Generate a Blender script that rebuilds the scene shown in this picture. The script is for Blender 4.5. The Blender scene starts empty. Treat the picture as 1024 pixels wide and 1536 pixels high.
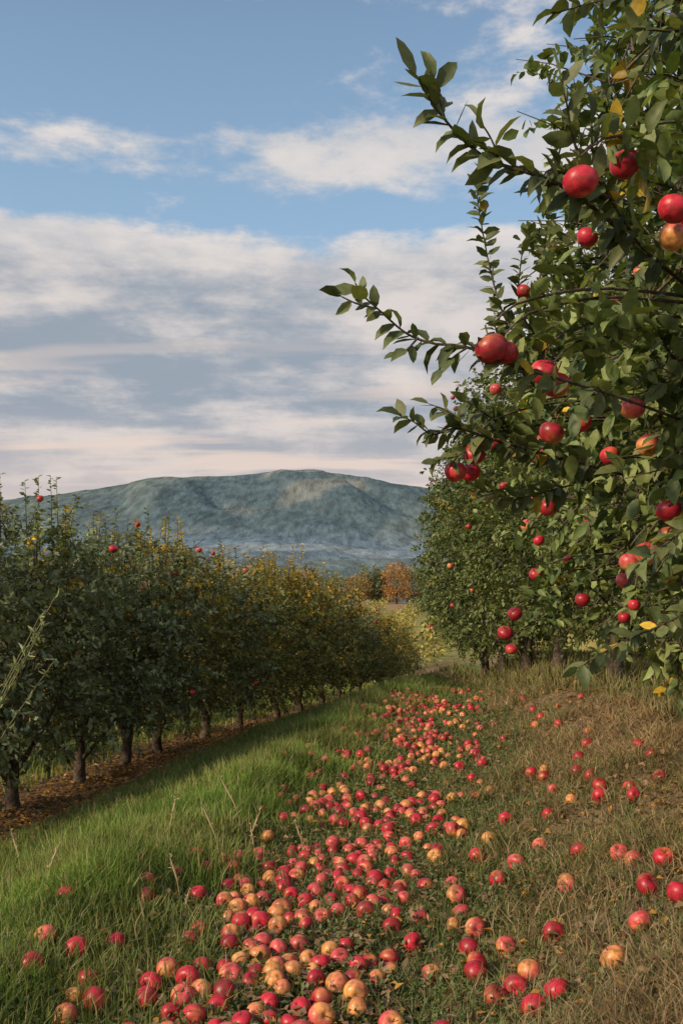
import bpy, math, numpy as np
from math import radians
R=np.random.default_rng(7)
scene=bpy.context.scene
# ---------------------------------------------------------------- helpers
def hsh(i,j,k):
    v=np.sin(i*127.1+j*311.7+k*74.7)*43758.5453
    return v-np.floor(v)
def vn(x,y,z=0.0):
    x=np.asarray(x,float);y=np.asarray(y,float);z=np.zeros_like(x)+z
    xi,yi,zi=np.floor(x),np.floor(y),np.floor(z)
    a,b,c=x-xi,y-yi,z-zi
    a=a*a*(3-2*a);b=b*b*(3-2*b);c=c*c*(3-2*c)
    r=0
    for dx in(0,1):
        for dy in(0,1):
            for dz in(0,1):
                w=(a if dx else 1-a)*(b if dy else 1-b)*(c if dz else 1-c)
                r=r+w*hsh(xi+dx,yi+dy,zi+dz)
    return r
def fbm(x,y,z=0.0,o=4):
    s=0;a=.5;t=0
    x=np.asarray(x,float);y=np.asarray(y,float)
    for i in range(o):
        s=s+a*vn(x*2**i+13.7*i,y*2**i+7.1*i,z*2**i if np.ndim(z) else z+i*3.3);t+=a;a*=.5
    return s/t
def ss(x,a,b):
    t=np.clip((x-a)/(b-a),0,1);return t*t*(3-2*t)
def nrm(v):
    return v/np.maximum(np.linalg.norm(v,axis=-1,keepdims=True),1e-9)
class MB:
    def __init__(s): s.V=[];s.C=[];s.F=[];s.n=0
    def add(s,V,C,Fs,mat=0):
        s.V.append(V);s.C.append(C)
        for F in Fs: s.F.append((F+s.n,mat))
        s.n+=len(V)
    def build(s,name,mats,smooth=True):
        V=np.concatenate(s.V);C=np.concatenate(s.C)
        me=bpy.data.meshes.new(name)
        me.vertices.add(len(V));me.vertices.foreach_set('co',V.astype(np.float32).ravel())
        L=np.concatenate([F.ravel() for F,_ in s.F])
        tot=np.concatenate([np.full(len(F),F.shape[1]) for F,_ in s.F])
        mi=np.concatenate([np.full(len(F),m) for F,m in s.F])
        st=np.concatenate([[0],np.cumsum(tot)[:-1]])
        me.loops.add(len(L));me.loops.foreach_set('vertex_index',L.astype(np.int32))
        me.polygons.add(len(tot));me.polygons.foreach_set('loop_start',st.astype(np.int32))
        me.polygons.foreach_set('loop_total',tot.astype(np.int32))
        me.polygons.foreach_set('material_index',mi.astype(np.int32))
        me.polygons.foreach_set('use_smooth',np.full(len(tot),smooth))
        at=me.attributes.new('col','FLOAT_COLOR','POINT')
        C4=np.concatenate([C,np.ones((len(C),1))],1)
        at.data.foreach_set('color',C4.astype(np.float32).ravel())
        for m in mats: me.materials.append(m)
        me.update(calc_edges=True)
        return me
def obj(name,me,parent=None,loc=(0,0,0),rot=0,sc=1):
    o=bpy.data.objects.new(name,me);scene.collection.objects.link(o)
    o.location=loc;o.rotation_euler=(0,0,rot);o.scale=(sc,)*3
    if parent: o.parent=parent
    return o
# ---------------------------------------------------------------- materials
def mat_attr(name,rough=.6,trans=0.0,spec=.4,nscale=40,namp=.25,bump=0,bscale=60,coat=0,bdist=.02,det=2,stretch=None):
    m=bpy.data.materials.new(name);m.use_nodes=True;nt=m.node_tree;N=nt.nodes;N.clear()
    out=N.new('ShaderNodeOutputMaterial');p=N.new('ShaderNodeBsdfPrincipled')
    a=N.new('ShaderNodeAttribute');a.attribute_name='col'
    tc=N.new('ShaderNodeTexCoord');no=N.new('ShaderNodeTexNoise');no.inputs['Scale'].default_value=nscale;no.inputs['Detail'].default_value=det
    src=tc.outputs['Object']
    if stretch:
        mp=N.new('ShaderNodeMapping');mp.inputs['Scale'].default_value=stretch;nt.links.new(src,mp.inputs[0]);src=mp.outputs[0]
    nt.links.new(src,no.inputs['Vector'])
    mr=N.new('ShaderNodeMapRange');mr.inputs[1].default_value=.3;mr.inputs[2].default_value=.7;mr.inputs[3].default_value=1-namp;mr.inputs[4].default_value=1+namp
    nt.links.new(no.outputs['Fac'],mr.inputs[0])
    vm=N.new('ShaderNodeVectorMath');vm.operation='SCALE'
    nt.links.new(a.outputs['Color'],vm.inputs[0]);nt.links.new(mr.outputs[0],vm.inputs['Scale'])
    nt.links.new(vm.outputs[0],p.inputs['Base Color'])
    p.inputs['Roughness'].default_value=rough;p.inputs['Specular IOR Level'].default_value=spec
    if coat: p.inputs['Coat Weight'].default_value=coat;p.inputs['Coat Roughness'].default_value=.25
    if bump:
        b=N.new('ShaderNodeBump');b.inputs['Strength'].default_value=bump;b.inputs['Distance'].default_value=bdist
        n2=N.new('ShaderNodeTexNoise');n2.inputs['Scale'].default_value=bscale;n2.inputs['Detail'].default_value=5
        nt.links.new(src,n2.inputs['Vector']);nt.links.new(n2.outputs['Fac'],b.inputs['Height']);nt.links.new(b.outputs[0],p.inputs['Normal'])
    if trans:
        t=N.new('ShaderNodeBsdfTranslucent');v2=N.new('ShaderNodeVectorMath');v2.operation='MULTIPLY';v2.inputs[1].default_value=(1.3,1.25,.5)
        nt.links.new(vm.outputs[0],v2.inputs[0]);nt.links.new(v2.outputs[0],t.inputs['Color'])
        mx=N.new('ShaderNodeMixShader');mx.inputs[0].default_value=trans
        nt.links.new(p.outputs[0],mx.inputs[1]);nt.links.new(t.outputs[0],mx.inputs[2]);nt.links.new(mx.outputs[0],out.inputs[0])
    else: nt.links.new(p.outputs[0],out.inputs[0])
    return m
M_leaf=mat_attr('leaf',.5,.30,.35,60,.2)
M_grass=mat_attr('grass_blade',.65,.3,.2,3,.2)
M_bark=mat_attr('bark',.9,0,.2,25,.5,.8,40)
M_apple=mat_attr('apple_skin',.40,0,.4,60,.28,.08,160,.08)
M_stem=mat_attr('stem',.8,0,.2)
M_ground=mat_attr('ground_soil',.95,0,.1,9,.4,1.0,35)
M_mtn=mat_attr('forested_mountain',1,0,0,.05,.36,1.0,.08,0,6,8,(1,.22,.5))
# ---------------------------------------------------------------- terrain
H=1.4
def pc(Y): return -.75+.14*np.clip(Y,0,30)
def rc(Y): return -1.95+.19*np.clip(Y,0,30)
def lr(Y): return -5.0+.24*Y
def gz(X,Y):
    X=np.asarray(X,float);Y=np.asarray(Y,float)
    s=X-pc(Y)
    z=-.04*np.clip(Y-13,0,27)+2.0*ss(Y,38,150)-14*ss(Y,160,400)
    f=1-ss(Y,28,45)
    z=z+f*(.50*ss(s,.55,2.05)+.14*np.exp(-((X-rc(Y))/.40)**2)-.45*ss(rc(Y)-.2-X,0,2.3))
    z=z+(.08*(fbm(X*1.3,Y*1.3)-.5)+.04*(vn(X*5,Y*5)-.5))*(1-ss(Y,40,60))+ss(Y,40,120)*1.0*(fbm(X*.03,Y*.03)-.5)
    return z
def axis(a,b,step,lo,hi,g=1.13):
    c=list(np.arange(a,b,step));d=step
    x=c[-1]
    while x<hi: d*=g;x+=d;c.append(x)
    x=a;d=step;p=[]
    while x>lo: d*=g;x-=d;p.append(x)
    return np.array(p[::-1]+c)
xs=axis(-4.5,4.5,.06,-6000,6000);ys=axis(2,16,.06,-40,7000)
X,Y=np.meshgrid(xs,ys)
Z=gz(X,Y)
def lerp(a,b,t): 
    t=np.asarray(t)[...,None];return np.asarray(a)*(1-t)+np.asarray(b)*t
s=X-pc(Y);q=X-lr(Y);r=X-rc(Y)
n1=fbm(X*2.2,Y*2.2);n2=fbm(X*.6+9,Y*.6)
C=lerp((.075,.075,.035),(.08,.115,.035),ss(n1,.35,.6))
C=lerp(C,(.17,.12,.072),ss(s+.6*(n1-.5),.5,1.1)*.9)           # dry bank
C=lerp(C,(.09,.14,.035),np.exp(-(r/.6)**2)*.9)
C=lerp(C,(.14,.095,.06),ss(q,-1.2,-.4)*(1-ss(q+.5*(n1-.5),.9,1.4)))
C=lerp(C,(.17,.20,.055),ss(-q,.4,1.4))
far=ss(Y,28,50)
field=lerp((.20,.20,.065),(.36,.30,.09),ss(fbm(X*.12,Y*.05),.35,.65))
field=lerp(field,(.26,.17,.11),ss(Y,105,118)*(1-ss(Y,150,170)))
C=lerp(C,field,far)
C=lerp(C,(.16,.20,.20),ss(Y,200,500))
mb=MB();ny,nx=X.shape
idx=np.arange(ny*nx).reshape(ny,nx)
F=np.stack([idx[:-1,:-1],idx[:-1,1:],idx[1:,1:],idx[1:,:-1]],-1).reshape(-1,4)
mb.add(np.stack([X,Y,Z],-1).reshape(-1,3),C.reshape(-1,3),[F])
obj('ground',mb.build('ground',[M_ground]))
# mountain
mx=np.linspace(-4200,4200,560);my=np.concatenate([np.linspace(380,2000,110),np.linspace(2010,3300,190),np.linspace(3350,5200,30)])
X,Y=np.meshgrid(mx,my)
px=X/2.0+512
P=np.interp(px,[-1500,-700,-300,-100,0,100,200,250,330,430,480,520,560,640,720,900,1400,2500],[.05,.075,.092,.096,.100,.107,.117,.122,.1245,.1295,.129,.126,.120,.112,.10,.08,.06,.04])*3000
rise=ss(Y,1750,3000)*(1-.6*ss(Y,3100,5000))
foot=np.interp(Y,[380,700,1200,2000,3000,6000],[-14,6,48,112,150,150])
g1=fbm(X*.0020+3,Y*.0010,0,5)
base=np.maximum(P-150,10)
Z=foot+base*rise+(g1-.5)*(25+110*np.sin(np.pi*np.clip((Y-700)/2300,0,1)))*(1-.85*ss(Y,2600,3000))
rg=np.abs(2*fbm(X*.0042+.0012*Y,Y*.0005+5,0,3)-1)
Z-= (.35-rg)*75*ss(Y,1700,2400)*(1-ss(Y,2800,3000))
Z+= 8*(fbm(X*.03,Y*.02,0,3)-.5)
forest=fbm(X*.006,Y*.0013,2.0,5)
C=lerp((.036,.062,.052),(.088,.108,.070),ss(forest,.42,.60))
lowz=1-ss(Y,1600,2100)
fld=ss(fbm(X*.006+50,Y*.0035,7.,3),.49,.55)*lowz
C=lerp(C,(.32,.30,.21),fld*.6)
C=lerp(C,(.32,.27,.17),ss(fbm(X*.004+8,Y*.0022,4.,4),.62,.68)*ss(Y,2000,2500)*.4)
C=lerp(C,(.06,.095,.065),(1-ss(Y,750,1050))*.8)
C=lerp(C,(.17,.245,.33),.33+.32*lowz*ss(Y,850,1300))  # blue aerial haze painted into the mountain colour, heavier on the lower slopes
mb=MB();ny,nx=X.shape;idx=np.arange(ny*nx).reshape(ny,nx)
F=np.stack([idx[:-1,:-1],idx[:-1,1:],idx[1:,1:],idx[1:,:-1]],-1).reshape(-1,4)
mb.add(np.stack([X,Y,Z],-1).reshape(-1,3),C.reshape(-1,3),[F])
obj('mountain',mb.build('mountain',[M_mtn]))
# ---------------------------------------------------------------- leaf / tube / apple generators
T_hi=(np.array([[0,0,0],[.15,0,0],[.45,0,-.01],[.78,0,-.08],[1,0,-.17],[.15,.30,.05],[.45,.5,.07],[.78,.33,.0],[.15,-.30,.05],[.45,-.5,.07],[.78,-.33,0.]]),
 [np.array([[0,1,5],[0,8,1],[3,4,7],[3,10,4]]),np.array([[1,2,6,5],[2,3,7,6],[1,8,9,2],[2,9,10,3]])])
T_mid=(np.array([[0,0,0],[.35,0,-.01],[.7,0,-.07],[1,0,-.17],[.3,.5,.08],[.7,.4,.0],[.3,-.5,.08],[.7,-.4,0]]),
 [np.array([[0,1,4],[0,6,1],[2,3,5],[2,7,3]]),np.array([[1,2,5,4],[1,6,7,2]])])
T_low=(np.array([[0,0,0],[.45,.5,.1],[.45,-.5,.1],[1,0,-.08]]),[np.array([[0,3,1],[0,2,3]])])
def leaves(mb,P,D,Nn,L,W,C,T,mat=0):
    n=len(P);t,Fs=T;k=len(t)
    D=nrm(D);S=nrm(np.cross(Nn,D));U=np.cross(D,S)
    curl=R.uniform(-.3,2.2,(n,1))
    V=P[:,None]+D[:,None]*(t[:,0][None]*L[:,None])[...,None]+S[:,None]*(t[:,1][None]*W[:,None])[...,None]+U[:,None]*(t[:,2][None]*L[:,None]*curl)[...,None]
    off=(np.arange(n)*k)[:,None,None]
    mb.add(V.reshape(-1,3),np.repeat(C,k,0),[(F[None]+off).reshape(-1,F.shape[1]) for F in Fs],mat)
def tube(mb,P,rad,col,ns=6,mat=0,rough=0):
    P=np.asarray(P,float);n=len(P);rad=np.broadcast_to(rad,n)
    T=nrm(np.gradient(P,axis=0));ref=np.array([.31,.17,.93]) if abs(T[0,2])<.8 else np.array([.95,.2,.1])
    A=nrm(np.cross(T,ref));B=np.cross(T,A)
    a=np.linspace(0,2*np.pi,ns,endpoint=False)
    rr=rad[:,None]*(1+rough*(R.random((n,ns))-.5))
    V=P[:,None]+(A[:,None]*np.cos(a)[None,:,None]+B[:,None]*np.sin(a)[None,:,None])*rr[...,None]
    idx=np.arange(n*ns).reshape(n,ns);j=np.roll(idx,-1,1)
    F=np.stack([idx[:-1],j[:-1],j[1:],idx[1:]],-1).reshape(-1,4)
    mb.add(V.reshape(-1,3),np.tile(np.asarray(col,float),(n*ns,1)),[F],mat)
def smoothline(P,n):
    P=np.asarray(P,float);t=np.linspace(0,len(P)-1,n);o=[]
    Q=np.vstack([2*P[0]-P[1],P,2*P[-1]-P[-2]])
    for u in t:
        i=min(int(u),len(P)-2);f=u-i
        a,b,c,d=Q[i],Q[i+1],Q[i+2],Q[i+3]
        o.append(.5*((2*b)+(c-a)*f+(2*a-5*b+4*c-d)*f*f+(3*b-3*c+d-a)*f**3))
    return np.array(o)
def twig_leaves(mb,O,Dv,Ln,m,L,W,col,T,bend=.25,jit=.5):
    n=len(O);t=((np.arange(m)+.6)/m)[None,:,None]
    P=O[:,None]+Dv[:,None]*Ln[:,None,None]*t+np.array([0,0,-1.])*bend*(t**2)*Ln[:,None,None]
    rad=nrm(R.normal(size=(n,m,3)));rad-=Dv[:,None]*np.sum(rad*Dv[:,None],-1,keepdims=True);rad=nrm(rad)
    D=rad*.85+Dv[:,None]*.6+np.array([0,0,-.3])+R.normal(size=(n,m,3))*.15
    Nn=np.array([0,0,1.])+R.normal(size=(n,m,3))*jit+Dv[:,None]*.2
    c=np.repeat(col,m,0)*R.uniform(.6,1.45,(n*m,1))
    sc=R.uniform(.55,1.2,n*m)
    leaves(mb,P.reshape(-1,3),D.reshape(-1,3),Nn.reshape(-1,3),L*sc,W*sc,c,T)
def leafcol(n,pal,yel=0):
    t=R.random((n,1))**1.3
    c=np.asarray(pal[0])*(1-t)+np.asarray(pal[1])*t
    y=R.random(n)<yel
    c[y]=np.array([.42,.30,.04])*R.uniform(.6,1.2,(y.sum(),1))
    return c
def crown_pts(c,r,n,seed,fmin=.45,amp=.5,p=.8):
    u=nrm(R.normal(size=(n*2,3)))
    b=np.sign(u)*np.abs(u)**p
    f=np.maximum(R.random(n*2)**.35,fmin)
    no=fbm(u[:,0]*2.4+seed,u[:,1]*2.4,u[:,2]*2.4+5,3)
    f=f*(1-amp*.5+amp*no)
    pos=np.asarray(c)+b*np.asarray(r)*f[:,None]
    dens=vn(pos[:,0]*2.2+seed,pos[:,1]*2.2,pos[:,2]*2.2)
    k=np.where(dens>R.random(n*2)*.62)[0][:n]
    return pos[k],u[k]
# apples
def apple(mb,c,r,tone,mat=0,smat=1,nu=16,nv=13,tilt=None,stemlen=.9,bruise=.5):
    ph=np.linspace(0,np.pi,nv);th=np.linspace(0,2*np.pi,nu,endpoint=False)
    PH,TH=np.meshgrid(ph,th,indexing='ij')
    rad=np.sin(PH)*(1+.09*np.cos(PH))*(1+.03*np.cos(5*TH)*ss(PH,1.5,3.0))
    rad=rad*(1+R.uniform(-.07,.07)*np.cos(TH+R.random()*6)+R.uniform(-.04,.04)*np.cos(2*TH))
    z=R.uniform(.82,.95)*np.cos(PH)
    z=z-.30*np.exp(-(rad/.27)**2)*(PH<1.57)+.16*np.exp(-(rad/.26)**2)*(PH>1.57)
    V=np.stack([rad*np.cos(TH),rad*np.sin(TH),z],-1).reshape(-1,3)
    sd=nrm(R.normal(size=3)+np.array([0,0,-.5]))
    b=nrm(V)@sd+.7*(fbm(V[:,0]*3+c[0]*9,V[:,1]*3,V[:,2]*3,3)-.5)
    if tone<.5: red=np.array([.44,.020,.040])*R.uniform(.6,1.25);t=ss(b,.45,1.2)*.8*(tone+.35)
    elif tone<.8: red=np.array([.58,.085,.09])*R.uniform(.8,1.1);t=ss(b,-.3,.75)*.85
    else: red=np.array([.62,.20,.10]);t=ss(b,-.7,.3)
    yel=np.array([.68,.33,.10])*R.uniform(.75,1.05)
    C=lerp(red,yel,t)
    C=lerp(C,C*.4+np.array([.05,.028,.014]),.85*ss(fbm(V[:,0]*2.5+c[1]*7,V[:,1]*2.5,V[:,2]*2.5+c[0],2),1.08-bruise,1.18-bruise))
    C=C*(1-.35*np.exp(-((np.hypot(V[:,0],V[:,1]))/.10)**2))[:,None]
    if tilt is None: tilt=(R.normal(0,.3),R.normal(0,.3))
    def rot(V):
        a,bb=tilt;ca,sa=math.cos(a),math.sin(a);cb,sb=math.cos(bb),math.sin(bb)
        V=V@np.array([[1,0,0],[0,ca,sa],[0,-sa,ca]]);return V@np.array([[cb,0,-sb],[0,1,0],[sb,0,cb]])
    W=rot(V)*r+np.asarray(c)
    idx=np.arange(nv*nu).reshape(nv,nu);j=np.roll(idx,-1,1)
    F=np.stack([idx[:-1],idx[1:],j[1:],j[:-1]],-1).reshape(-1,4)
    mb.add(W,C,[F],mat)
    S=np.array([[0,0,.5],[.03,.02,.8],[.1,.03,.45+stemlen]])
    tube(mb,rot(S)*r+np.asarray(c),[.045*r,.04*r,.06*r],(.10,.065,.03),5,smat)
BARK=(.10,.08,.062)
def skeleton(mb,c,r,nl,base_r,seed,trunk_h,lean=(0,0)):
    c=np.asarray(c,float);top=c[2]+r[2]*.55
    tp=np.array([[0,0,-.15],[.02,0,.15],[lean[0]*.3,lean[1]*.3,trunk_h],[lean[0]*.6+c[0]*.6,lean[1]*.6+c[1]*.6,(trunk_h+top)/2],[c[0],c[1],top]])
    tp[1:4,:2]+=R.normal(0,.03,(3,2))
    tp=smoothline(tp,14)
    rr=base_r*np.linspace(1,.18,14);rr[0]*=1.5;rr[1]*=1.15
    tube(mb,tp,rr,BARK,9,0,.25)
    pts,u=crown_pts(c,np.asarray(r)*.85,nl,seed,.8,.2)
    for i,p in enumerate(pts):
        k=R.integers(4,11);a=tp[k]
        mid=(a+p)/2+np.array([0,0,R.uniform(-.05,.2)])+R.normal(0,.06,3)
        l=smoothline([a,mid,p],7);tube(mb,l,np.linspace(base_r*.38,base_r*.06,7),BARK,5,0,.15)
def make_tree_meshes(name,c,r,ntw,m,L,W,pal,yel,T,nl,br,th,seed,shoots,napp,apr=.042,inner=.2,amp=.5,p=.8):
    wood=MB();skeleton(wood,c,r,nl,br,seed,th)
    lf=MB()
    O,u=crown_pts(c,r,ntw,seed,.45,amp,p)
    n=len(O);Dv=nrm(u*.8+np.array([0,0,.35])+R.normal(size=(n,3))*.5)
    Ln=R.uniform(.2,.45,n)
    hz=(O[:,2]-c[2])/r[2]
    pr=yel*(1+1.6*np.clip(hz,-.5,1))
    col=leafcol(n,pal,0)*(.6+.8*vn(O[:,0]*3,O[:,1]*3,O[:,2]*3+seed))[:,None]
    yc=vn(O[:,0]*1.7+seed*3,O[:,1]*1.7,O[:,2]*1.7)
    ym=R.random(n)<pr*2*ss(yc,.3,.8);col[ym]=np.array([.46,.33,.05])*R.uniform(.5,1.15,(ym.sum(),1))
    twig_leaves(lf,O-Dv*Ln[:,None]*.4,Dv,Ln,m,L,W,col,T)
    for i in range(0,n,3):
        tube(lf,[O[i]-Dv[i]*.3,O[i],O[i]+Dv[i]*Ln[i]*.6],[.006,.004,.002],BARK,3,1)
    if shoots:
        a=R.random(shoots)*6.28;q=R.random(shoots)**.5*.75
        O=np.stack([c[0]+np.cos(a)*q*r[0],c[1]+np.sin(a)*q*r[1],c[2]+r[2]*(.90-.5*q**2)],-1)-np.array([0,0,.15])
        Dv=nrm(np.array([0,0,1.])+R.normal(size=(shoots,3))*.13);Ln=R.uniform(.2,.7,shoots)
        twig_leaves(lf,O,Dv,Ln,34,L*.8,W*.8,leafcol(shoots,pal,yel*1.5)*1.25,T,0)
        for i in range(shoots): tube(lf,[O[i],O[i]+Dv[i]*Ln[i]],[.006,.002],BARK,3,1)
    ap=None
    if napp:
        ap=MB();P,u=crown_pts(c,np.asarray(r)*1.06,napp*3,seed+3,.97,amp*.9,p)
        for i in range(min(napp,len(P))): apple(ap,P[i],apr*R.uniform(.75,1.05),R.random()*.7,0,1,12,9)
        ap=ap.build(name+'_apples',[M_apple,M_stem])
    return wood.build(name+'_wood',[M_bark]),lf.build(name+'_leaves',[M_leaf,M_bark]),ap
def place(name,ms,loc,rot,sc,zs=1):
    e=bpy.data.objects.new(name,None);scene.collection.objects.link(e);e.location=loc;e.rotation_euler=(0,0,rot);e.scale=(sc,sc,sc*zs)
    e.empty_display_size=.2
    for nm,me in zip(('trunk','leaves','apples'),ms):
        if me: obj(nm,me,e)
    return e
# ---------------------------------------------------------------- left row
palL=[(.10,.135,.072),(.25,.295,.165)]
palLy=[(.14,.165,.06),(.36,.35,.13)]
LV=[make_tree_meshes('apple_tree_a%d'%i,(0,0,1.40),(.82,.82,1.10),700,14,.07,.042,p,y,T_low,14,.075,.45,11.3*i+2,30,na,amp=.65,p=.8) for i,(p,y,na) in enumerate([(palL,.01,5),(palL,.05,4),(palLy,.10,2),(palLy,.24,0)])]
Ys=[7.5,8.75,10.0,10.95,12.1,13.4,14.8,16.2,17.7,19.2,20.8,22.5,24.3,26.2]
for i,y in enumerate(Ys):
    v=[0,1,0,1,2,1,2,3,3,2,1,2,3,2][i]
    x=float(lr(y))+R.normal(0,.06);zs=[1.0,1.07,.96,1.02,1.0,.96,.95,1.02,.95,.91,.86,.80,.75,.66][i]
    place('apple_tree',LV[v],(x,y,float(gz(x,y))),R.random()*6.28,1.0 if y<20 else .95,zs)
for i,y in enumerate(np.arange(10,24,2.4)):
    x=float(lr(y))-3.4+R.normal(0,.1)
    place('apple_tree',LV[i%3],(x,y,float(gz(x,y))),R.random()*6.28,.95)
# ---------------------------------------------------------------- right row
palR=[(.075,.115,.040),(.20,.245,.085)]
RV=[make_tree_meshes('apple_tree_b%d'%i,(0,0,2.38),(1.5,1.5,1.93),1750,15,.078,.045,palR,.012,T_low,22,.12,.7,7.7*i+4,26,na) for i,na in enumerate([24,14])]
for i,(x,y,sc) in enumerate([(3.0,7.7,1.0),(2.95,10.6,1.0),(2.95,13.4,1.0),(3.0,16.3,1.02),(3.1,19.2,1.0),(3.2,22.,.98),(6.9,12.5,1),(6.9,16,1),(6.9,19.5,1),(6.9,23,1)]):
    place('apple_tree',RV[i%2],(x,y,float(gz(x,y))-(.12 if x>5 else 0)),[.3,2.1,4.0,5.1,1.2,3.3][i%6],sc)
# ---------------------------------------------------------------- near tree (trunk stands right of the view)
tb=np.array([2.5,4.7,float(gz(2.5,4.7))])
A=[(.60,2.5,2.45,.1,.043),(.767,2.7,2.58,.1,.041),(.867,2.6,2.42,.15,.041),(.898,2.7,2.385,.6,.039),(.887,3.6,2.71,.2,.038),(.914,5,2.95,.1,.036),(1.0,5.1,2.97,.1,.038),
(.392,2.6,2.055,.1,.043),(.43,2.62,2.05,.3,.034),(.568,2.8,2.04,.3,.04),(.61,2.86,2.02,.45,.043),(.905,3.1,1.996,.6,.040),(.863,3.6,2.04,.3,.04),(.654,3.1,1.92,.35,.040),(.866,4.2,2.007,.3,.038),
(.603,3.9,2.02,.1,.040),(.484,3.6,1.93,.1,.041),(.41,3.6,1.865,.1,.040),(.479,3.7,1.874,.2,.038),(1.05,3.9,1.964,.2,.04),(1.076,3.5,1.943,.55,.041),(.851,4.1,1.78,.1,.04),
(1.083,3.3,1.696,.4,.041),(1.12,3.4,1.617,.6,.040),(1.012,3.3,1.555,.5,.041),(.985,3.4,1.53,.7,.036),(1.312,4.5,1.55,.6,.037),(1.17,6.,1.553,.1,.042),(.94,5.4,1.324,.35,.041),(.82,5.0,1.233,.1,.042),(1.076,6.3,1.088,.1,.04),
(1.5,5.0,3.05,.9,.036),(1.053,4,2.477,.2,.042),(1.41,5.2,2.95,.65,.04),(1.2,5.9,2.55,.2,.04),(1.3,6.,1.4,.2,.03),(1.25,5.5,1.62,.4,.03)]
AP=np.array([a[:3] for a in A])-tb
palN=[(.075,.12,.042),(.22,.275,.10)]
wood=MB();lf=MB();ap=MB()
c1=np.array([0,0,2.42]);r1=(1.62,1.95,1.98)
skeleton(wood,c1,r1,30,.13,3.3,.7)
def fill(c,r,n,m,L,W,T,seed,amp=.5,fmin=.45):
    O,u=crown_pts(c,r,n,seed,fmin,amp);n=len(O)
    Dv=nrm(u*.7+np.array([0,0,.15])+R.normal(size=(n,3))*.5);Ln=R.uniform(.2,.42,n)
    mid=O+Dv*Ln[:,None]*.15
    d=np.linalg.norm(mid[:,None]-AP[None]-np.array([-.02,-.08,0]),axis=-1).min(1)
    k=d>.17;O,Dv,Ln=O[k],Dv[k],Ln[k];n=len(O)
    col=leafcol(n,palN,.015)*(.6+.8*vn(O[:,0]*3,O[:,1]*3,O[:,2]*3+seed))[:,None]
    twig_leaves(lf,O-Dv*Ln[:,None]*.4,Dv,Ln,m,L,W,col,T,.35,.6)
    for i in range(n): tube(lf,[O[i]-Dv[i]*.3,O[i],O[i]+Dv[i]*Ln[i]*.6-np.array([0,0,.3*Ln[i]*.36])],[.006,.004,.002],BARK,4,1)
fill(c1,r1,1900,15,.080,.045,T_mid,3.3,.35)
c2=np.array([-.66,-1.35,2.25]);fill(c2,(.86,.85,1.35),720,13,.080,.044,T_hi,8.8,.45)
for p in crown_pts(c2,(.7,.7,1.1),9,2.,.8,.2)[0]:
    tube(wood,smoothline([[-.05,-.1,1.6],(np.array([-.05,-.1,1.6])+p)/2+[0,0,.2],p],8),np.linspace(.035,.008,8),BARK,6,0,.15)
def branch(pts,n,rad0,L,W,T=T_hi,sp=.03,sub=0,start=0.2,colmul=1.0):
    P=smoothline(np.asarray(pts)-tb,n*4)
    tube(wood,P,np.linspace(rad0,.0018,len(P))**1.0,(.09,.07,.05),6,0,.1)
    d=np.linalg.norm(np.diff(P,axis=0),axis=1);cum=np.concatenate([[0],np.cumsum(d)]);tot=cum[-1]
    m=max(4,int(tot*(1-start)/sp));sv=np.linspace(start*tot,tot,m)
    Q=np.stack([np.interp(sv,cum,P[:,k]) for k in range(3)],-1);Tg=nrm(np.gradient(Q,axis=0))
    side=nrm(np.cross(Tg,[0,1,.0])+1e-6);a=np.arange(m)*2.4+R.random()*6
    B=nrm(np.cross(Tg,side))
    rad=side*np.cos(a)[:,None]+B*np.sin(a)[:,None]*.7
    D=rad*.85+Tg*.75+np.array([0,0,-.28])+R.normal(0,.2,(m,3))
    Nn=np.array([0,-.6,1.])+R.normal(0,.55,(m,3))
    D[-1]=Tg[-1]
    sc=R.uniform(.65,1.15,m)*np.linspace(1.05,.85,m)
    c=leafcol(m,[(.07,.10,.04),(.17,.20,.08)],.02)*colmul*R.uniform(.7,1.25,(m,1))
    leaves(lf,Q,D,Nn,L*sc,W*sc*R.uniform(.85,1.15,m),c,T)
# reaching branches (world coordinates)
branch([(1.35,3.6,2.45),(.95,3.0,2.42),(.616,2.6,2.455),(.482,2.5,2.468),(.382,2.5,2.500),(.315,2.48,2.535),(.256,2.45,2.58),(.206,2.42,2.63),(.18,2.4,2.665)],14,.007,.100,.044,sp=.014,start=.4)
branch([(.256,2.45,2.58),(.24,2.44,2.63),(.225,2.43,2.67)],4,.002,.095,.042,sp=.016,start=.3)
branch([(.40,2.5,2.49),(.37,2.45,2.53),(.34,2.45,2.58)],5,.003,.085,.04,sp=.018)
branch([(.9,2.95,2.42),(.68,2.6,2.48),(.60,2.55,2.56),(.566,2.5,2.64),(.545,2.48,2.70)],9,.005,.09,.042,sp=.018,start=.3)
branch([(.75,2.7,2.45),(.66,2.6,2.55),(.64,2.55,2.63)],7,.004,.085,.04,sp=.018,start=.2)
branch([(.70,2.6,2.45),(.55,2.55,2.50),(.50,2.5,2.46)],7,.004,.085,.04,sp=.018,start=.2)
branch([(1.2,3.4,2.0),(.75,2.8,1.98),(.47,2.65,2.02),(.327,2.6,2.06),(.24,2.6,2.07),(.17,2.6,2.096),(.10,2.58,2.149),(.057,2.57,2.185),(.035,2.56,2.215)],12,.005,.080,.038,sp=.016,start=.45)
branch([(.33,2.6,2.06),(.29,2.58,2.03),(.26,2.57,1.995)],4,.003,.07,.035,sp=.016,start=.1)
branch([(.20,2.6,2.085),(.17,2.58,2.05),(.15,2.57,2.04)],4,.003,.065,.032,start=.1,sp=.016)
branch([(.09,2.58,2.155),(.04,2.57,2.165),(.0,2.56,2.18)],4,.003,.07,.033,start=.1,sp=.018)
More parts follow.
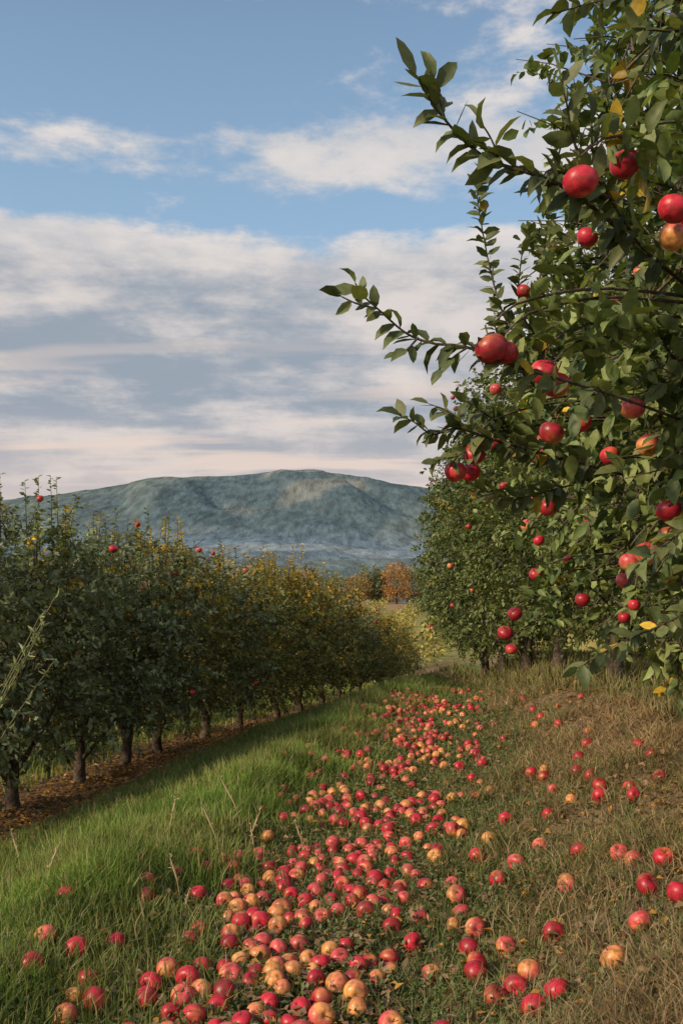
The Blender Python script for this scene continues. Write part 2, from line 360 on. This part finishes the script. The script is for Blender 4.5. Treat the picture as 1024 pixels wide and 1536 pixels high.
branch([(1.4,5.2,2.5),(.95,5.0,2.68),(.83,5.0,2.8),(.76,5,3.0),(.71,5,3.24),(.68,5,3.44),(.70,5,3.54)],12,.007,.095,.05,T_mid,sp=.014,start=.3)
branch([(1.2,5.2,2.6),(.93,5.1,2.85),(.90,5.0,3.1),(.95,5,3.25)],12,.007,.09,.046,T_mid,sp=.013,start=.2)
branch([(1.2,5.4,2.4),(.93,5.2,2.6),(.80,5.1,2.75),(.78,5.1,2.9)],12,.007,.09,.046,T_mid,sp=.013,start=.2)
branch([(1.3,4.2,1.9),(.8,3.8,1.95),(.55,3.6,1.98),(.42,3.6,2.02),(.33,3.6,2.0),(.26,3.58,2.04),(.21,3.57,2.06)],12,.007,.09,.045,sp=.014,start=.3)
branch([(.5,3.6,1.98),(.42,3.58,1.92),(.34,3.56,1.9)],6,.004,.085,.042,sp=.014,start=.1)
branch([(.7,3.8,1.98),(.55,3.7,2.08),(.45,3.6,2.12)],6,.004,.085,.042,sp=.012,start=.1)
branch([(.45,3.6,2.0),(.38,3.55,2.07),(.31,3.55,2.10)],6,.004,.085,.042,sp=.018,start=.1)
branch([(.9,3.9,1.85),(.65,3.7,1.78),(.5,3.6,1.8)],6,.004,.085,.042,sp=.012,start=.1)
branch([(1.4,3.3,2.9),(1.1,2.95,3.1),(.9,2.8,3.10),(.75,2.8,3.09),(.60,2.78,3.04)],10,.006,.09,.046,sp=.018,start=.35)
branch([(1.1,2.95,3.1),(.93,2.8,3.0),(.80,2.75,2.98)],7,.005,.09,.046,sp=.018,start=.2)
branch([(1.5,3.5,1.6),(1.1,3.1,1.38),(.84,3.0,1.27),(.70,2.95,1.2)],9,.005,.085,.042,sp=.016,start=.4,colmul=1.25)
branch([(1.5,3.5,1.75),(1.1,3.0,1.65),(.9,2.8,1.55),(.82,2.75,1.5)],9,.005,.085,.042,sp=.016,start=.4,colmul=1.25)
for (x,y,z,t,r) in A:
    p=np.array([x,y,z])-tb
    apple(ap,p,r,t,0,1,28,20,stemlen=1.1)
    # carrying twig from inside the crown to the stalk
    inn=nrm((np.array([x+.6,y+.45,z+.2])-tb)-p)
    top=p+np.array([0,0,r*1.5])
    P=smoothline([top,top+inn*.12+[0,0,.05],top+inn*.45+[0,0,.06],top+inn*.9],8)
    tube(wood,P,np.linspace(.0025,.006,8),BARK,5)
    k=5 if x<.5 else 10
    O=np.repeat((top+inn*.11)[None],k,0)+R.normal(0,.03,(k,3))+inn*R.uniform(0,.3,(k,1))+[0,0,.02]
    Dv=nrm(R.normal(size=(k,3))*.7+inn*.6+[0,0,.35]);
    twig_leaves(lf,O,Dv,R.uniform(.08,.2,k),6,.078,.042,leafcol(k,palN,.02),T_hi,.3,.6)
# further fruit spread through the crown
P_,u_=crown_pts(c1,np.array(r1)*1.0,160,9.1,.98,.35)
k_=[i for i in range(len(P_)) if u_[i,0]<-.1 and P_[i,2]<2.3][:26]
for i in k_: apple(ap,P_[i]+u_[i]*.06,R.uniform(.028,.039),R.random()*.75,0,1,16,12)
P_,u_=crown_pts(c2,(.84,.83,1.3),60,4.1,.98,.4)
k_=[i for i in range(len(P_)) if u_[i,0]<.5 and u_[i,1]<.4 and P_[i,2]<2.1][:7]
for i in k_: apple(ap,P_[i],R.uniform(.028,.036),R.random()*.75,0,1,20,15)
e=place('apple_tree',(wood.build('near_wood',[M_bark]),lf.build('near_leaves',[M_leaf,M_bark]),ap.build('near_apples',[M_apple,M_stem])),tuple(tb),0,1)
# ---------------------------------------------------------------- far orchard, treeline, autumn trees
def blobtrees(name,pts,hh,rr,pals,nl,ls):
    lf=MB()
    for (x,y),h,rd,pal in zip(pts,hh,rr,pals):
        z=float(gz(x,y))
        P,u=crown_pts((x,y,z+h*.55),(rd,rd,h*.48),nl,R.random()*50,.5,.5)
        k=len(P);c=leafcol(k,pal,.0)*(.6+.8*vn(P[:,0]/rd*2,P[:,1]/rd*2,P[:,2]/rd*2))[:,None]
        leaves(lf,P,nrm(u+R.normal(size=(k,3))*.7),R.normal(size=(k,3))+[0,0,.6],ls*R.uniform(.6,1.2,k),ls*.7*R.uniform(.6,1.2,k),c,T_low)
        tube(lf,[(x,y,z-.1),(x,y,z+h*.5)],[rd*.1,rd*.05],BARK,5,1)
    obj(name,lf.build(name,[M_leaf,M_bark]))
pts=[];hh=[];rr=[];pals=[]
palY=[(.22,.21,.06),(.50,.42,.12)];palG=[(.14,.16,.06),(.28,.28,.11)]
for row in range(-9,12):
    for y in np.arange(34,105,3.2):
        x=row*4.2+.14*y+R.normal(0,.3)-2
        if abs(x)>.55*y: continue
        pts.append((x,y+R.normal(0,.5)));hh.append(R.uniform(.9,1.5));rr.append(R.uniform(.6,.9));pals.append(palY if R.random()<.7 else palG)
blobtrees('distant_orchard_trees',pts,hh,rr,pals,110,.22)
pts=[];hh=[];rr=[];pals=[]
for x in np.arange(-75,85,2.6):
    pts.append((x+R.normal(0,1),R.uniform(165,190)));hh.append(R.uniform(3.2,7.0));rr.append(R.uniform(1.6,3))
    pals.append([(.12,.15,.09),(.25,.24,.13)] if R.random()<.65 else [(.20,.16,.08),(.42,.30,.13)])  # leaf palettes shifted towards blue, distance haze put into the colour
blobtrees('distant_treeline',pts,hh,rr,pals,450,.6)
for (x,y,h,rd,pal) in [(8.2,148,5.8,2.2,[(.28,.16,.065),(.50,.29,.11)]),(5.4,150,4.6,1.3,[(.10,.13,.08),(.18,.20,.10)]),(2.6,150,4.2,2.2,[(.18,.16,.08),(.42,.28,.11)]),(11.5,152,5.2,2.4,[(.12,.15,.08),(.26,.24,.11)])]:
    blobtrees('autumn_tree',[(x,y)],[h],[rd],[pal],1500,.38)
# ---------------------------------------------------------------- grass
def blades(mb,X,Y,h,w,C,lean=.35,tipc=1.25,flat=0):
    n=len(X);Z=gz(X,Y)-.01
    a=R.random(n)*6.283;f=R.random(n)*6.283
    d=np.stack([np.cos(a),np.sin(a),np.zeros(n)],-1);wd=np.stack([np.cos(f),np.sin(f),np.zeros(n)],-1)*w[:,None]*.5
    le=(np.abs(R.normal(0,lean,n))+flat)[:,None]
    P=np.stack([X,Y,Z],-1);up=np.array([0,0,1.])
    dm=nrm(up+d*le*.6);dt=nrm(up*(1-flat*.4)+d*le*2.0)
    M=P+dm*h[:,None]*.5;T=M+dt*h[:,None]*.55
    V=np.stack([P-wd,P+wd,M+wd*.75,M-wd*.75,T],1)
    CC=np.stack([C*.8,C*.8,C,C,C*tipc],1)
    off=(np.arange(n)*5)[:,None]
    mb.add(V.reshape(-1,3),CC.reshape(-1,3),[np.array([[0,1,2,3]])+off,np.array([[3,2,4]])+off])
def sampY(n,a,b): return a*(b/a)**R.random(n)
# tall ridge grass
mb=MB();n=85000
Y=sampY(n,2.9,18);X=rc(Y)+R.normal(-.05,.32,n)
keep=vn(X*4,Y*4)>R.random(n)*.6;X,Y=X[keep],Y[keep];n=len(X)
tuft=fbm(X*2.5+2,Y*2.5)
C=lerp(lerp((.090,.165,.032),(.20,.30,.068),R.random(n)),(.25,.25,.10),.5*ss(fbm(X*1.1+30,Y*1.1),.48,.62))*(.35+1.3*tuft)[:,None]
dry=R.random(n)<.10;C[dry]=np.array([.36,.31,.17])
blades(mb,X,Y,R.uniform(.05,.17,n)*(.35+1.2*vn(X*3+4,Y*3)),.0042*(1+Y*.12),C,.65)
# medium grass slope towards the left row
n=48000;Y=sampY(n,3.5,24);X=rc(Y)-.35-R.random(n)*(rc(Y)-.35-lr(Y)-.8).clip(.3)
C=lerp((.08,.135,.032),(.17,.23,.065),R.random(n))*(.5+1.0*fbm(X*2,Y*2))[:,None]
dry=R.random(n)<.15;C[dry]=(.28,.23,.12)
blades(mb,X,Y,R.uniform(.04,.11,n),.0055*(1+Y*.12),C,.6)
# beyond left row
n=16000;Y=sampY(n,7,30);X=lr(Y)-.4-R.random(n)*5
C=lerp((.14,.20,.045),(.30,.33,.09),R.random(n))
blades(mb,X,Y,R.uniform(.06,.14,n),.009*(1+Y*.1),C,.5)
# under and behind the right row
n=14000;Y=sampY(n,6,26);X=2.4+R.random(n)*3.5
C=lerp((.10,.12,.045),(.26,.24,.11),R.random(n))
blades(mb,X,Y,R.uniform(.07,.24,n),.009*(1+Y*.1),C,.5)
obj('tall_grass',mb.build('tall_grass',[M_grass]))
# lane short grass
mb=MB();n=90000
Y=sampY(n,2.7,20);s=R.uniform(-1.1,1.5,n);X=pc(Y)+s
keep=fbm(X*3,Y*3)>.30+.16*R.random(n);X,Y,s=X[keep],Y[keep],s[keep];n=len(X)
C=lerp((.08,.12,.04),(.18,.23,.085),R.random(n))*(.6+.8*fbm(X*2+7,Y*2))[:,None]
dry=R.random(n)<.16+.3*ss(s,.6,1.2);C[dry]=np.array([.30,.25,.15])*R.uniform(.6,1.3,(dry.sum(),1))
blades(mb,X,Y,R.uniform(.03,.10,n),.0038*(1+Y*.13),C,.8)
obj('short_grass',mb.build('short_grass',[M_grass]))
# low weeds
mb=MB();n=65000
Y=sampY(n,2.7,18);X=pc(Y)+R.uniform(-1.0,1.1,n)
keep=fbm(X*2.6+20,Y*2.6)>.36+.16*R.random(n);X,Y=X[keep],Y[keep];n=len(X)
C=lerp((.07,.115,.04),(.15,.20,.075),R.random(n))*(.7+.6*vn(X*6,Y*6))[:,None]
P=np.stack([X,Y,gz(X,Y)+R.uniform(.0,.045,n)],-1)
sc=R.uniform(.010,.022,n)*(1+.07*Y)
leaves(mb,P,R.normal(size=(n,3))+[0,0,.25],R.normal(size=(n,3))*.45+[0,0,1],sc,sc*.6,C,T_low)
obj('ground_weeds',mb.build('ground_weeds',[M_leaf]))
# dry bank grass
mb=MB();n=115000
Y=sampY(n,2.2,22);s=.5+R.random(n)*2.9;X=pc(Y)+s
keep=(R.random(n)<ss(s+.8*(fbm(X*2,Y*2)-.5),.4,1.0))&(fbm(X*2.5+60,Y*2.5)>.36+.24*R.random(n));X,Y,s=X[keep],Y[keep],s[keep];n=len(X)
g=ss(fbm(X*1.4+3,Y*1.4),.46,.58)
C=lerp(lerp((.20,.14,.08),(.46,.36,.21),R.random(n)),lerp((.11,.13,.045),(.22,.23,.085),R.random(n)),(R.random(n)<.12+.5*g).astype(float))*(.45+1.0*fbm(X*3,Y*3))[:,None]
blades(mb,X,Y,R.uniform(.05,.18,n)*(.3+1.2*vn(X*2.5,Y*2.5+8)),.0032*(1+Y*.15),C,.9,1.1,.3)
obj('dry_grass',mb.build('dry_grass',[M_grass]))
# leaf litter
mb=MB();n=24000
Y=sampY(n,5,26);X=lr(Y)+R.normal(.35,.55,n)
n2=14000;Y2=sampY(n2,2.8,22);X2=pc(Y2)+R.normal(.1,.5,n2);n3=14000;Y3=sampY(n3,2.3,20);X3=pc(Y3)+.8+R.random(n3)*2.5
X=np.concatenate([X,X2,X3]);Y=np.concatenate([Y,Y2,Y3]);n=len(X)
C=lerp((.14,.09,.05),(.36,.25,.14),R.random(n));k=R.random(n)<.14;C[k]=(.48,.26,.06)
P=np.stack([X,Y,gz(X,Y)+R.uniform(.004,.04,n)],-1);sc=R.uniform(.02,.05,n)*(1+.03*Y)
leaves(mb,P,R.normal(size=(n,3))*[1,1,.25],R.normal(size=(n,3))*.3+[0,0,1],sc,sc*.6,C,T_low)
obj('fallen_leaves',mb.build('fallen_leaves',[M_leaf]))
# dry stalks
mb=MB()
st=[(-.70,4.35,.20,-.2),(-.66,4.2,.10,.1),(-.60,5.0,.30,-.25),(-.50,5.3,.26,.2),(-.55,5.6,.34,-.3),(-.45,5.2,.2,-.1),(-.2,5.4,.2,-.2),(-1.3,4.4,.2,.2),(-1.6,5.0,.25,-.2),(-.9,5.2,.25,.1)]
for x,y,h,l in st:
    z=float(gz(x,y));P=smoothline([(x,y,z-.02),(x+l*h*.4,y,z+h*.5),(x+l*h*1.3,y+.02,z+h)],7)
    tube(mb,P,[.002,.002,.0018,.0018,.004,.005,.001],(.50,.42,.27),5)
    k=14;Q=P[R.integers(3,7,k)]+R.normal(0,.004,(k,3))
    leaves(mb,Q,R.normal(size=(k,3))*.6+[0,0,1],R.normal(size=(k,3)),np.full(k,.018),np.full(k,.006),np.tile((.50,.42,.27),(k,1)),T_low)
obj('dry_weed_stalks',mb.build('dry_weed_stalks',[M_grass]))
# shrub at the left edge
mb=MB();bx,by=-2.15,5.3;bz=float(gz(bx,by))
for i in range(18):
    a=R.uniform(-1.2,1.0);h=R.uniform(.9,1.6);sp=R.uniform(.1,.65)
    P=smoothline([(bx+R.normal(0,.05),by+R.normal(0,.05),bz),(bx+sp*.4*math.cos(a),by+sp*.3*math.sin(a),bz+h*.55),(bx+sp*math.cos(a),by+sp*math.sin(a)*.6,bz+h)],16)
    tube(mb,P,np.linspace(.005,.002,16),(.22,.23,.12),4,1)
    Q=np.repeat(P[6:],3,0);m=len(Q)
    leaves(mb,Q,R.normal(size=(m,3))*.7+[0,0,.6],R.normal(size=(m,3)),R.uniform(.03,.07,m),R.uniform(.008,.016,m),lerp((.15,.19,.09),(.30,.33,.18),R.random(m)),T_mid)
obj('wild_shrub',mb.build('wild_shrub',[M_leaf,M_grass]))
# ---------------------------------------------------------------- fallen apples
pts=[]
def tryadd(x,y,r,t,mind=.86):
    for (a,b,c,_) in pts:
        if (a-x)**2+(b-y)**2<((r+c)*mind)**2: return False
    pts.append((x,y,r,t));return True
cnt=0;k=0
TN=[.1,.3,.45,.6,.75,.9];TP=[.22,.17,.10,.20,.14,.17]
while cnt<660 and k<24000:
    k+=1
    y=3.1+14*R.random()**1.15
    w=.26 if y<4.5 else .31
    s=R.normal(.0,w)+.03
    x=float(pc(y))+s
    if vn(x*2.6+3,y*2.2)<.20+.40*R.random(): continue
    if tryadd(x,y,R.uniform(.033,.047),R.choice(TN,p=TP)): cnt+=1
for x,y,t in [(-1.06,4.4,.1),(-1.13,4.1,.1),(-1.08,3.47,.1),(-.97,3.65,.2),(-.98,3.72,.4),(-.83,4.25,.3),(-.79,4.3,.9),(-.67,3.5,.1),(-.86,3.8,.3),(-1.1,3.7,.75)]: tryadd(x,y,.042,t)
for x,y,t in [(.80,3.75,.1),(.76,3.8,.3),(.60,3.42,.1),(.66,3.5,.6),(.52,3.38,.3),(1.15,3.75,.3),(1.28,3.95,.3),(1.20,4.3,.6),(1.22,4.15,.75),(1.45,5.6,.1),(1.4,5.4,.1),(1.5,6.0,.3),(1.62,6.8,.2),(1.4,6.9,.9),(1.36,6.7,.4),(1.33,7.0,.3),(1.7,5.3,.4),(1.55,5.35,.1),(.85,4.85,.75),(.72,4.6,.3),(.55,4.1,.6),(.5,3.9,.3),(1.75,7.1,.1),(1.85,8.5,.2),(1.5,6.35,.3),(1.9,9.5,.3),(2.0,10.4,.3),(1.75,9.0,.6),(2.1,11.5,.3),(1.9,4.9,.3),(1.0,5.0,.6),(1.1,4.6,.3),(.95,4.2,.75),(.8,5.4,.9),(1.05,3.5,.6),(1.2,3.55,.3),(.62,3.2,.3),(.70,3.25,.1),(.9,3.3,.6)]: tryadd(x,y,.044,t)
for i in range(14):
    y=R.uniform(5,14);tryadd(float(pc(y))+R.uniform(.9,1.9),y,.036,R.random()*.8)
mb=MB()
for x,y,r,t in pts:
    z=float(gz(x,y))+r*R.uniform(.5,.95)
    n=20 if y<6 else 12
    apple(mb,(x,y,z),r,t,0,1,n,int(n*.75),tilt=(R.normal(0,1.3),R.normal(0,1.3)),stemlen=.5,bruise=R.choice([.5,.58,.68],p=[.6,.3,.10]))
obj('fallen_apples',mb.build('fallen_apples',[M_apple,M_stem]))
# ---------------------------------------------------------------- world
w=bpy.data.worlds.new('World');scene.world=w;w.use_nodes=True;nt=w.node_tree;N=nt.nodes;N.clear();Lk=nt.links.new
SUN_EL=radians(30);SUN_AZ=radians(-125)  # measured from +Y, clockwise positive (so behind the camera, to the left)
sky=N.new('ShaderNodeTexSky');sky.sky_type='NISHITA';sky.sun_disc=False;sky.sun_elevation=SUN_EL;sky.sun_rotation=SUN_AZ;sky.air_density=1.0;sky.dust_density=1.5;sky.ozone_density=2.0
b1=N.new('ShaderNodeBackground');b1.inputs[1].default_value=.14;Lk(sky.outputs[0],b1.inputs[0])
def m(op,a,b=None,c=None,clamp=False):
    n=N.new('ShaderNodeMath');n.operation=op;n.use_clamp=clamp
    for i,v in enumerate((a,b,c)):
        if v is None: continue
        if isinstance(v,(int,float)): n.inputs[i].default_value=v
        else: Lk(v,n.inputs[i])
    return n.outputs[0]
def mr(v,a,b,c=0,d=1,sm=True):
    n=N.new('ShaderNodeMapRange');n.interpolation_type='SMOOTHSTEP' if sm else 'LINEAR'
    Lk(v,n.inputs[0])
    for i,x in zip((1,2,3,4),(a,b,c,d)): n.inputs[i].default_value=x
    return n.outputs[0]
tc=N.new('ShaderNodeTexCoord');vn_=N.new('ShaderNodeVectorMath');vn_.operation='NORMALIZE';Lk(tc.outputs['Generated'],vn_.inputs[0])
sp=N.new('ShaderNodeSeparateXYZ');Lk(vn_.outputs[0],sp.inputs[0]);dx,dy,dz=sp.outputs
zz=m('ADD',m('MAXIMUM',dz,0.0),.10)
pxx=m('DIVIDE',dx,zz);pyy=m('DIVIDE',dy,zz)
def noise(sx,sy,ox,oy,scale,det,rough,dist=0,a=None,b=None):
    cb=N.new('ShaderNodeCombineXYZ');Lk(m('MULTIPLY_ADD',pxx if a is None else a,sx,ox),cb.inputs[0]);Lk(m('MULTIPLY_ADD',pyy if b is None else b,sy,oy),cb.inputs[1])
    n=N.new('ShaderNodeTexNoise');n.inputs['Scale'].default_value=scale;n.inputs['Detail'].default_value=det;n.inputs['Roughness'].default_value=rough;n.inputs['Distortion'].default_value=dist
    Lk(cb.outputs[0],n.inputs['Vector']);return n.outputs['Fac']
nA=noise(.75,1.0,2.0,1.3,1.6,6,.6,0)
nB=noise(.45,1.0,7.0,4.0,2.0,5,.58,0)
nC=noise(.3,1.0,3.0,9.0,3.0,3,.5,0)
nD=noise(1.0,2.4,5.0,2.0,10.0,8,.62,0,dx,dz)   # billows
cr=N.new('ShaderNodeValToRGB');Lk(dz,cr.inputs[0]);e=cr.color_ramp
st=[(0,.9),(.20,.75),(.31,.64),(.340,.50),(.358,.32),(.372,.38),(.39,.475),(.415,.475),(.438,.34),(.47,.29),(.50,.29),(.56,.36)]
while len(e.elements)<len(st): e.elements.new(.5)
for i,(p,v) in enumerate(st): e.elements[i].position=p;e.elements[i].color=(v,v,v,1)
cov=m('ADD',m('ADD',m('MULTIPLY',nA,.45),m('MULTIPLY',nD,.60)),cr.outputs[0])
cov=m('ADD',cov,m('MULTIPLY',m('ADD',m('MULTIPLY',dx,.30),-.01),mr(dz,.35,.38)))
fac=mr(cov,.88,1.04)
def col(c):
    n=N.new('ShaderNodeRGB');n.outputs[0].default_value=(*c,1);return n.outputs[0]
def mix(f,a,b):
    n=N.new('ShaderNodeMix');n.data_type='RGBA';Lk(f,n.inputs[0]);Lk(a,n.inputs[6]);Lk(b,n.inputs[7]);return n.outputs[2]
sh=m('ADD',m('MULTIPLY',nB,.5),m('MULTIPLY',nD,.5))
cc=mix(mr(sh,.42,.62),col((.32,.365,.43)),col((.74,.67,.63)))
cc=mix(m('MULTIPLY',mr(dz,.29,.36),.6),cc,col((.86,.80,.76)))
cc=mix(m('MULTIPLY',mr(nC,.5,.64),mr(dz,.32,.10)),cc,col((.84,.68,.58)))
cc=mix(m('MULTIPLY',mr(dz,.20,.06),.85),cc,col((.74,.61,.55)))
b2=N.new('ShaderNodeBackground');b2.inputs[1].default_value=1.0;Lk(cc,b2.inputs[0])
b3=N.new('ShaderNodeBackground');b3.inputs[1].default_value=1.0;b3.inputs[0].default_value=(.40,.61,.80,1)
mh=N.new('ShaderNodeMixShader');Lk(mr(dz,.58,.30,.16,.58,False),mh.inputs[0]);Lk(b1.outputs[0],mh.inputs[1]);Lk(b3.outputs[0],mh.inputs[2])
ms=N.new('ShaderNodeMixShader');Lk(m('MULTIPLY',fac,.94),ms.inputs[0]);Lk(mh.outputs[0],ms.inputs[1]);Lk(b2.outputs[0],ms.inputs[2])
wo=N.new('ShaderNodeOutputWorld');Lk(ms.outputs[0],wo.inputs[0])
# sun
from mathutils import Vector
sd=bpy.data.lights.new('sun','SUN');sd.energy=4.6;sd.angle=radians(5);sd.color=(1,.76,.50)
so=bpy.data.objects.new('sun',sd);scene.collection.objects.link(so)
dirv=Vector((math.sin(SUN_AZ)*math.cos(SUN_EL),math.cos(SUN_AZ)*math.cos(SUN_EL),math.sin(SUN_EL)))
so.rotation_euler=dirv.to_track_quat('Z','Y').to_euler()
# camera
cd=bpy.data.cameras.new('camera');cd.lens=35;cd.sensor_width=36;cd.sensor_fit='AUTO';cd.shift_y=132/1536;cd.clip_start=.05;cd.clip_end=20000
co=bpy.data.objects.new('camera',cd);scene.collection.objects.link(co);co.location=(0,0,H);co.rotation_euler=(radians(90),0,0)
scene.camera=co
scene.view_settings.view_transform='Standard'
scene.view_settings.look='None';scene.view_settings.exposure=0
